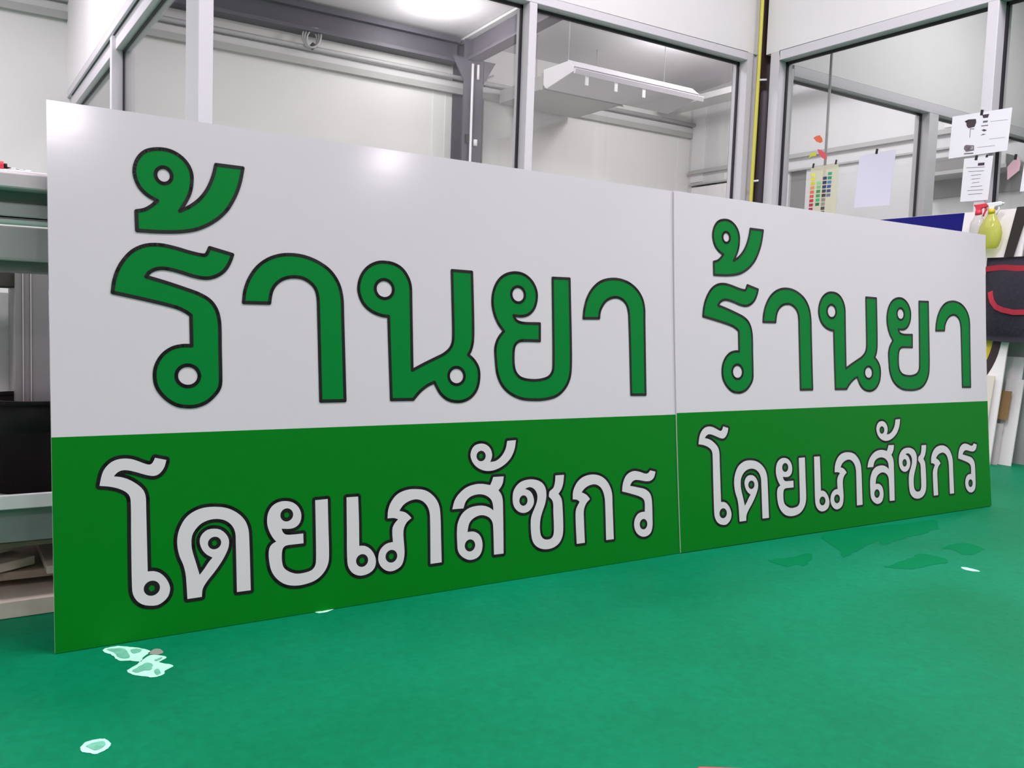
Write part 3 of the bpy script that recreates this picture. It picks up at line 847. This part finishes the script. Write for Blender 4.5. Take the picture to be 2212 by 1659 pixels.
bx, by = 0.225, 2.53
t = thing('waste_bin', 'round black plastic bin standing on the machine shelf', 'bin', (bx, by, 0.288))
MB().lathe([(0.110, 0.0), (0.136, 0.150), (0.140, 0.152), (0.142, 0.158), (0.148, 0.226), (0.142, 0.228), (0.134, 0.152), (0.104, 0.012), (0.0, 0.010)], (bx, by, 0.288), n=40).build('tub', M['black_plastic'], t)
MB().lathe([(0.148, 0.220), (0.152, 0.222), (0.152, 0.232), (0.142, 0.232), (0.141, 0.222)], (bx, by, 0.288), n=40, cap=False).build('rim', M['black_plastic'], t)

tag(MB().obox((0.04, 2.86, 0.533), (0.161, 0, 0), (0, 0.004, 0), (0, 0.003, 0.245)).build('white_board', M['board']), 'plain white board standing behind the black bin', 'board')

# planks on the floor under the machine
planks = [  # centre, half length, half width, half thickness, yaw, material, label
    ((0.05, 2.60, 0.0215), 0.55, 0.22, 0.0205, 0.02, 'wood', 'thick pale plank lying on the floor, lowest of the wood stack'),
    ((0.14, 2.68, 0.074), 0.50, 0.19, 0.010, -0.02, 'wood_dark', 'dark weathered plank on blocks in the middle of the wood stack'),
    ((-0.03, 2.63, 0.101), 0.15, 0.22, 0.011, 0.55, 'wood', 'pale offcut with an angled end, lower of the two in the wood stack'),
    ((-0.07, 2.66, 0.132), 0.17, 0.22, 0.0095, 0.60, 'wood', 'pale offcut with an angled end, upper of the two in the wood stack'),
    ((0.16, 2.67, 0.157), 0.55, 0.20, 0.006, 0.015, 'wood_dark', 'thin grey plank topmost of the wood stack'),
    ((0.38, 2.62, 0.098), 0.15, 0.20, 0.010, 0.0, 'wood', 'short plank end beside the sign edge in the wood stack'),
]
for c, hx, hy, hz, a, m, lb in planks:
    ca, sa = math.cos(a), math.sin(a)
    tag(MB().obox(c, (hx*ca, hx*sa, 0), (-hy*sa, hy*ca, 0), (0, 0, hz)).build('wood_plank', M[m], bevel=0.0015), lb, 'plank', 'stacked planks under the machine')
for x, lb in ((-0.32, 'left wooden spacer block between the planks'), (0.48, 'right wooden spacer block between the planks')):
    tag(MB().box(x-0.03, x+0.03, 2.52, 2.80, 0.042, 0.064).build('spacer_block', M['wood_dark'], bevel=0.002), lb, 'block', 'spacer blocks in the wood stack')

# ================================================================== RIGHT: BOARDS, BAG, BOTTLES
BT, BB = Vector((5.335, 0, 1.497)), Vector((5.118, 0, 0.0))    # top and bottom of the leaning board's face
bdir = (BT-BB)
bn = Vector((-bdir.z, 0, bdir.x)).normalized()                   # towards the hall


def on_board(x, y, off=0.0):
    d = ray(x, y)
    k = ((BB + bn*off) - CAM).dot(bn)/d.dot(bn)
    return CAM + d*k


t = thing('leaning_panel', 'big white printed panel with blue block and yellow disc leaning on the right wall', 'board', (5.2, 3.4, 0))
y0, y1 = 2.765, 4.35
MB().prism([BB+Vector((0, y0, 0)), BB+Vector((0, y1, 0)), BT+Vector((0, y1, 0)), BT+Vector((0, y0, 0))], -bn*0.010).build('panel', M['board'], t)
def bp(y, f, off):     # point on the panel face: y along the wall, f fraction up
    return BB + bdir*f + Vector((0, y, 0)) + bn*off
MB().prism([bp(3.15, 0.62, 0.0006), bp(y1-0.002, 0.62, 0.0006), bp(y1-0.002, 0.999, 0.0006), bp(3.15, 0.999, 0.0006)][::-1], -bn*0.0005).build('blue_print', M['blue_print'], t)
# yellow disc with a dark ring, cut by the panel
c = on_board(2040, 690); R = 0.0
pe = on_board(2163, 760)
cy, cz = 3.22, 0.72
R = 0.415
def disc(r, off, m, name, r2=0.0):
    b = MB()
    P = []
    for k in range(64):
        a = 2*math.pi*k/64
        f = (cz+r*math.sin(a))/bdir.z
        P.append(bp(cy+r*math.cos(a), f, off))
    b.prism(P, -bn*0.0003)
    b.build(name, m, t)
disc(R, 0.0008, M['dark_print'], 'dark_ring')
disc(R-0.05, 0.0012, M['yellow_print'], 'yellow_disc')

e0, e1 = on_board(2166, 812, 0.02), on_board(2139, 985, 0.02)
tag(MB().prism([(5.096, 2.80, 0.0), (5.096, 3.5, 0.0), (5.178, 3.5, 0.515), (5.178, 2.80, 0.515)], (-0.008, 0, 0.0015)).build('thin_board', M['board_edge']), 'thin cream edged board leaning at the foot of the printed panel', 'board')
tag(MB().prism([(5.27, 2.83, 0.0), (5.27, 2.725, 0.0), (5.345, 2.725, 0.63), (5.345, 2.83, 0.63)], (-0.008, 0, 0)).build('board_strip', M['white_plastic']), 'tall pale strip leaning on the grey wall beside the printed panel', 'board', 'white offcut strips at right')
tag(MB().prism([(5.235, 2.80, 0.0), (5.235, 2.70, 0.0), (5.31, 2.70, 0.50), (5.31, 2.80, 0.50)], (-0.008, 0, 0)).build('board_strip', M['board']), 'shorter white strip in front of the tall pale strip at right', 'board', 'white offcut strips at right')
tag(MB().prism([(5.236, 2.815, 0.265), (5.236, 2.742, 0.265), (5.262, 2.742, 0.43), (5.262, 2.815, 0.43)], (-0.012, 0, 0)).build('cardboard_piece', M['cardboard']), 'brown cardboard piece tucked behind the white boards at right', 'cardboard')
tag(MB().prism([(5.185, 2.86, 0.0), (5.185, 2.755, 0.0), (5.221, 2.755, 0.24), (5.221, 2.86, 0.24)], (-0.006, 0, 0)).build('film_sheet', M['clear_bottle']), 'crumpled clear film sheet at the foot of the white strips', 'plastic sheet')

# navy bag hung by two straps over the panel
t = thing('tool_bag', 'navy cloth bag with red webbing hung by black straps on the printed panel', 'bag', (5.10, 2.7, 0.7))
b = MB()
ny, nz = 14, 14
def bagpt(i, j, front):
    v = j/nz
    u = i/ny
    yl = 2.545+0.405*u
    zc = 0.735+0.475*v
    yl += 0.012*math.sin(7*v+1)*(u-0.5)
    zc -= 0.02*math.sin(math.pi*u)*(1-v)
    bul = math.sin(math.pi*u)**0.5*math.sin(math.pi*min(max(v*0.9+0.08, 0), 1))**0.6
    base = BB.x + bdir.x*(zc/bdir.z)
    dx = -0.014-(0.075*bul if front else 0.0) - (0.008*math.sin(9*u+4*v) if front else 0)
    return (base+dx, yl, zc)
for front in (True, False):
    i0 = len(b.v)
    for j in range(nz+1):
        for i in range(ny+1):
            b.v.append(Vector(bagpt(i, j, front)))
    for j in range(nz):
        for i in range(ny):
            q = [i0+j*(ny+1)+i, i0+j*(ny+1)+i+1, i0+(j+1)*(ny+1)+i+1, i0+(j+1)*(ny+1)+i]
            b.grid(q if not front else q[::-1], 0, True)
N = (ny+1)*(nz+1)
def rim(seq):
    for a, c2 in zip(seq[:-1], seq[1:]):
        b.grid([a, c2, c2+N, a+N], 0, False)
rim([j*(ny+1) for j in range(nz+1)]); rim([j*(ny+1)+ny for j in range(nz+1)][::-1]); rim(list(range(ny+1))[::-1]); rim([nz*(ny+1)+i for i in range(ny+1)])
b.build('bag_body', M['navy'], t)


def on_bag(path, wdt, name, m):
    b = MB()
    pts = []
    for u, v in path:
        p0 = Vector(bagpt(u*ny, v*nz, True)) + Vector((-0.004, 0, 0))
        pts.append(p0)
    for k in range(len(pts)-1):
        d = (pts[k+1]-pts[k]).normalized()
        n = Vector((-1, 0, 0)); s = d.cross(n).normalized()*wdt
        dn = (pts[min(k+2, len(pts)-1)]-pts[k+1])
        dn = dn.normalized() if dn.length > 1e-6 else d
        s2 = dn.cross(n).normalized()*wdt
        if k == 0: prev = s
        b.prism([pts[k]-prev, pts[k+1]-s2, pts[k+1]+s2, pts[k]+prev], (-0.003, 0, 0))
        prev = s2
    b.build(name, m, t)


on_bag([(k/12, 0.865+0.03*math.sin(k*0.9)*0.3) for k in range(13)], 0.016, 'red_trim', M['red_cloth'])
on_bag([(0.83, 0.58), (0.80, 0.52), (0.75, 0.46), (0.67, 0.40), (0.57, 0.37), (0.43, 0.345), (0.3, 0.345), (0.15, 0.36)], 0.015, 'red_trim', M['red_cloth'])
for ya, yb in ((2.835, 2.795), (2.665, 2.640)):
    b = MB()
    tp = BT + bn*0.004
    lo = Vector((BB.x+bdir.x*(1.16/bdir.z)-0.02, 0, 1.16))
    yl = ya
    b.prism([(tp.x, yb-0.036, tp.z+0.004), (tp.x, yb+0.036, tp.z+0.004), (lo.x, yl+0.026, lo.z), (lo.x, yl-0.026, lo.z)], (-0.003, 0, 0))
    b.prism([(tp.x-0.003, yb-0.036, tp.z+0.004), (tp.x-0.003, yb+0.036, tp.z+0.004), (tp.x+0.018, yb+0.036, tp.z+0.004), (tp.x+0.018, yb-0.036, tp.z+0.004)], (0, 0, 0.003))
    b.build('strap', M['strap'], t)


# spray bottles hooked over the panel's top edge
def spray(c, label, body_m, head_m, collar_m, prof, yaw):
    t = thing('spray_bottle', label, 'bottle', c, 'spray bottles hung on the printed panel')
    x, y, z = c
    MB().lathe(prof, c, n=28, sx=0.75).build('bottle_body', body_m, t)
    top = prof[-1][1]
    MB().lathe([(0.019, top-0.012), (0.020, top), (0.018, top+0.016), (0.011, top+0.018)], c, n=20).build('collar', collar_m, t)
    ca, sa = math.cos(yaw), math.sin(yaw)
    def P(a, b2, h): return (x+a*ca-b2*sa, y+a*sa+b2*ca, z+top+h)
    b = MB()
    sec = [(-0.030, 0.050), (0.046, 0.058), (0.058, 0.050), (0.056, 0.036), (0.018, 0.028), (0.012, 0.012), (-0.014, 0.012), (-0.018, 0.034)]
    b.prism([P(a, -0.011, h) for a, h in sec], Vector(P(0, 0.011, 0))-Vector(P(0, -0.011, 0)))
    hd = b.build('spray_head', head_m, t, bevel=0.004)
    MB().tube([P(0.034, 0, 0.034), P(0.040, 0, 0.018), P(0.030, 0, -0.004), P(0.026, 0, -0.020)], [0.006, 0.006, 0.005, 0.004], n=8).build('trigger', head_m, hd)
    MB().tube([P(0.056, 0, 0.046), P(0.066, 0, 0.046)], 0.006, n=10).build('nozzle', head_m, hd)


def bx_at(z): return BB.x+bdir.x*(z/bdir.z)
p = on_x(2146, 505, 5.26)
spray((bx_at(1.30)-0.062, p.y+0.012, 1.262), 'spray bottle of yellow liquid with a pale trigger on the printed panel',
      M['yellow_liquid'], M['white_plastic'], M['yellow_print'],
      [(0.040, 0.0), (0.052, 0.012), (0.064, 0.05), (0.068, 0.09), (0.060, 0.130), (0.042, 0.165), (0.024, 0.195), (0.016, 0.215)], 0.9-2.2)
p = on_x(2121, 505, 5.26)
spray((bx_at(1.30)-0.045, p.y+0.03, 1.262), 'clear spray bottle with a red trigger on the printed panel',
      M['clear_bottle'], M['red'], M['red'],
      [(0.036, 0.0), (0.046, 0.008), (0.046, 0.13), (0.042, 0.160), (0.028, 0.185), (0.016, 0.215)], 0.9-2.2)

# ================================================================== PAPERS ON THE RIGHT GLASS
XP = XR+GD-0.008
XFACE = XR-0.004      # sheets taped across the frame itself


PX = [XP]


def gl(x, y, off=0.0):
    return on_x(x, y, PX[0]-off)


def sheet(name, label, cat, corners, m, tapes=(), marks=(), group=None):
    P = [gl(*c) for c in corners]
    cen = sum(P, Vector((0, 0, 0)))/len(P)
    t = thing(name, label, cat, cen, group)
    MB().prism(P, (-0.001, 0, 0)).build('page', m, t)
    if marks:
        for mk, mm in marks:
            MB().prism([gl(*c, 0.0015) for c in mk], (-0.0003, 0, 0)).build('printed_mark', mm, t)
    for tx, ty, w, h in tapes:
        MB().prism([gl(tx-w, ty-h, 0.0015), gl(tx+w, ty-h, 0.0015), gl(tx+w-2, ty+h, 0.0015), gl(tx-w-2, ty+h, 0.0015)], (-0.0004, 0, 0)).build('tape', M['tape'], t)
    return t


def q4(x0, y0, x1, y1, sk=0.0):
    return [(x0, y0), (x1, y0+sk), (x1-1, y1+sk), (x0-1, y1)]


marks = [
    ([(2087, 262), (2093, 258), (2108, 257), (2109, 264), (2105, 274), (2092, 277), (2088, 272)], M['ink_dark']),
    ([(2084, 262), (2092, 258), (2093, 261), (2086, 265)], M['ink_dark']),
    (q4(2096, 279, 2105, 277.5, 0), M['ink']),
    (q4(2095.5, 278, 2096.5, 297), M['ink']),
    ([(2122, 248), (2137, 246), (2134, 254), (2124, 255)], M['ink_dark']),
    (q4(2124, 261, 2134, 265, -1), M['ink']),
    (q4(2120, 271, 2135, 273, -1.5), M['ink']),
    ([(2120, 281), (2126, 279), (2132, 281), (2126, 284)], M['ink_dark']),
    ([(2118, 293), (2124, 289), (2130, 290), (2124, 291)], M['ink_dark']),
    ([(2083, 316), (2087, 313), (2104, 314), (2104, 325), (2087, 328), (2082, 322)], M['ink']),
    ([(2087, 317), (2102, 316), (2101.5, 322), (2087, 325)], M['paper']),
    (q4(2083, 331, 2103, 333.5, -1.5), M['ink']),
    (q4(2138, 300, 2172, 300.6, -4), M['ink']),
    (q4(2112, 318, 2150, 318.6, -4), M['ink']),
    (q4(2140, 262, 2178, 262.5, -4), M['ink']),
]
PX[0] = XFACE
sheet('instruction_sheet', 'wide white instruction sheet with small dark sketches taped on the right glass', 'paper',
      [(2058, 252), (2187, 232), (2176, 325), (2049, 343)], M['paper'], [(2122, 243, 3, 6)], marks)
lines = [(q4(2113, 352, 2127, 358, -1), M['ink_dark'])]
for k, (a, b2) in enumerate(((2088, 2128), (2092, 2126), (2098, 2120), (2099, 2118), (2100, 2116), (2097, 2122), (2090, 2124), (2092, 2122))):
    lines.append((q4(a, 362+k*8.2, b2, 362.9+k*8.2, -2), M['ink']))
sheet('notice_page', 'narrow white page of typed lines below the instruction sheet', 'paper',
      [(2083, 343), (2146, 336), (2134, 432), (2074, 436)], M['paper'], [(2110, 341, 3, 5), (2133, 337, 2.5, 3)], lines)
PX[0] = XP
sheet('blank_page', 'blank lilac white page taped alone on the right glass', 'paper',
      [(1857, 337), (1936, 323), (1921, 443), (1845, 449)], M['paper_blue'], [(1895, 327, 2.6, 5.5)])
sheet('pink_card', 'small pink card in clear film taped at the right edge', 'card',
      [(2193, 341), (2200, 338), (2205, 352), (2202, 368), (2176, 389), (2176, 361)], M['pink'], [(2195, 339, 3, 6)])
sheet('page_edge', 'white page cut off by the right edge of the view', 'paper',
      [(2216, 330), (2260, 322), (2250, 410), (2203, 414)], M['paper'])

# colour chart on clear film
t = sheet('colour_chart', 'clear film colour chart with rows of little swatches on the right glass', 'chart',
          [(1752, 362), (1812, 353), (1805, 470), (1746, 476)], M['chart_film'], [(1758, 358, 2, 5), (1807, 350, 2, 5)])
cols = [
    (1753, 375, [(232, 230, 90), (224, 222, 60), (218, 204, 40), (232, 150, 90), (226, 110, 90), (220, 80, 90), (200, 50, 70), (186, 46, 76), (160, 40, 70)]),
    (1765, 392, [(140, 214, 150), (120, 200, 130), (60, 140, 80), (60, 160, 90), (70, 180, 110), (20, 110, 70)]),
    (1778, 382, [(50, 60, 110), (40, 46, 90), (44, 54, 110), (60, 60, 90), (70, 56, 60), (140, 132, 128), (150, 146, 136), (80, 70, 72), (40, 36, 40)]),
    (1789, 372, [(60, 160, 130), (40, 150, 120), (70, 130, 170), (60, 80, 150), (70, 74, 120), (110, 116, 140)]),
]
b = MB(); ms = []
for cx0, cy0, cc in cols:
    for k, c in enumerate(cc):
        x = cx0 - k*0.75; y = cy0 + k*9.3
        m = mat('swatch_ink', srgb(*c), 0.5)
        ms.append(m)
        b.prism([gl(x, y, 0.0016), gl(x+8.5, y-0.9, 0.0016), gl(x+7.9, y+5.6, 0.0016), gl(x-0.6, y+6.5, 0.0016)], (-0.0003, 0, 0), len(ms)-1)
b.build('colour_swatches', ms, t)


def leaf(label, pts, col):
    P = [gl(*c, 0.0) for c in pts]
    tag(MB().prism(P, (-0.0012, 0, 0)).build('leaf_sticker', mat('leaf_ink', srgb(*col), 0.6)), label, 'sticker', 'leaf stickers on the right glass')


leaf('orange leaf sticker, highest of the three on the glass', [(1757, 298), (1763, 294), (1771, 292), (1776, 299), (1777, 306), (1772, 309), (1764, 306)], (222, 106, 66))
leaf('red leaf sticker beside the grey rod on the glass', [(1766, 322), (1774, 324), (1781, 329), (1786, 337), (1783, 345), (1776, 341), (1769, 333)], (214, 84, 92))
leaf('yellow green leaf sticker above the colour chart', [(1746, 343), (1751, 333), (1757, 329), (1764, 331), (1763, 337), (1756, 337), (1750, 340)], (200, 200, 40))

# ================================================================== FLOOR MARKS
def patch(name, pts, m, z, smooth=True):
    P = [on_z(x, y, 0.0) for x, y in pts]
    Q = []
    n = len(P)
    for i in range(n):
        p0, p1, pm, pn = P[i], P[(i+1) % n], P[i-1], P[(i+2) % n]
        for s in range(4):
            tt = s/4
            a = 2*tt**3-3*tt**2+1; b2 = tt**3-2*tt**2+tt; c = -2*tt**3+3*tt**2; d = tt**3-tt**2
            jit = Vector((random.uniform(-1, 1), random.uniform(-1, 1), 0))*min(0.006, (p1-p0).length*0.05)
            Q.append(p0*a+(p1-pm)*0.4*b2+p1*c+(pn-p0)*0.4*d+jit)
    tris = tessellate_polygon([[(q.x, q.y, 0) for q in Q]])
    b = MB()
    for tr in tris:
        b.face([(Q[k].x, Q[k].y, z) for k in tr])
    o = b.build(name, m, fl)
    for pl in o.data.polygons:
        if pl.normal.z < 0: pl.flip()
    return o


def T(ox, oy, s, txt):
    return [(ox+float(a.split(',')[0])*s, oy+float(a.split(',')[1])*s) for a in txt.split()]


k1 = 200/2212.0
patch('bare_patch', T(200, 1370, k1, '235,395 330,335 600,290 900,310 1130,335 1330,385 1370,430 1200,580 1150,665 900,640 670,640 560,590 440,490 330,455'), M['bare'], 0.0008)
patch('bare_patch', T(200, 1370, k1, '820,870 1080,720 1380,500 1720,530 1755,580 1600,670 1890,740 1920,780 1730,880 1720,940 1620,1000 1400,1040 950,970'), M['bare'], 0.0008)
patch('scraped_area', T(200, 1370, k1, '340,375 480,350 720,350 840,420 890,560 780,590 640,570 520,460'), M['bare_in'], 0.0014)
patch('scraped_area', T(200, 1370, k1, '900,390 1050,360 1180,380 1120,440 980,470'), M['bare_in'], 0.0014)
patch('scraped_area', T(200, 1370, k1, '950,880 1180,750 1290,690 1440,730 1400,860 1220,880 1080,930 990,910'), M['bare_in'], 0.0014)
patch('scraped_area', T(200, 1370, k1, '1470,880 1560,840 1640,930 1540,985'), M['bare_in'], 0.0014)
patch('scraped_area', T(200, 1370, k1, '1470,630 1640,565 1670,580 1540,650'), M['bare_in'], 0.0014)
patch('dusty_patch', T(200, 1370, k1, '1330,460 1480,360 1640,370 1690,440 1560,500 1400,490'), mat('grey_dust', srgb(128, 136, 124), 0.8), 0.0008)
patch('bare_patch', [(173, 1617), (183, 1605), (205, 1598), (226, 1597), (238, 1604), (236, 1615), (222, 1624), (206, 1630), (192, 1627), (178, 1625)], M['bare'], 0.0008)
patch('scraped_area', [(185, 1613), (200, 1606), (222, 1602), (228, 1610), (218, 1618), (204, 1622), (194, 1617)], M['bare_in'], 0.0014)
patch('bare_patch', [(680, 1322), (700, 1320), (716, 1315), (724, 1314), (712, 1321), (690, 1325)], M['bare'], 0.0008)
k2 = 560/2212.0
patch('bare_patch', T(1600, 1080, k2, '1880,575 1930,578 2020,600 2040,612 1980,610 1910,595'), M['bare'], 0.0008)
patch('damp_mark', T(1600, 1080, k2, '690,300 1000,240 1400,200 1650,170 1690,235 1540,290 1330,345 1210,390 1170,350 1060,400 960,450 880,495 840,430 760,380'), M['damp'], 0.0006)
patch('damp_mark', T(1600, 1080, k2, '240,515 420,490 600,455 590,520 540,565 470,550 400,570 310,545'), M['damp'], 0.0006)
patch('damp_mark', T(1600, 1080, k2, '1220,570 1400,520 1520,460 1620,470 1740,500 1760,535 1620,555 1480,590 1350,585'), M['damp'], 0.0006)
patch('damp_mark', T(1600, 1080, k2, '1720,410 1840,370 1960,375 2070,420 2000,465 1880,465 1820,425'), M['damp'], 0.0006)

# red tray whose rim just enters the view at the bottom edge
pa = on_z(1507, 1655, 0.03); pb = on_z(1652, 1659.5, 0.03)
dx = (pb-pa); dx.z = 0; L = dx.length; dx.normalize(); dy = Vector((dx.y, -dx.x, 0))
t = thing('red_tray', 'red plastic tray on the floor at the bottom edge of the view', 'tray', (pa.x+dy.x*0.1, pa.y+dy.y*0.1, 0))
b = MB()
c = pa+dx*0.14+dy*0.10
b.obox((c.x, c.y, 0.004), dx*0.14, dy*0.10, (0, 0, 0.004))
b.build('tray_floor', M['red'], t, bevel=0.002)
for s, ax, ay, lx, ly in ((1, dx, dy, 0.14, 0.003), (-1, dx, dy, 0.14, 0.003)):
    cc = c+dy*(0.097*s)
    MB().obox((cc.x, cc.y, 0.019), dx*0.14, dy*0.003, (0, 0, 0.011)).build('tray_side', M['red'], t, bevel=0.002)
    cc = c+dx*(0.137*s)
    MB().obox((cc.x, cc.y, 0.019), dx*0.003, dy*0.094, (0, 0, 0.011)).build('tray_side', M['red'], t, bevel=0.002)
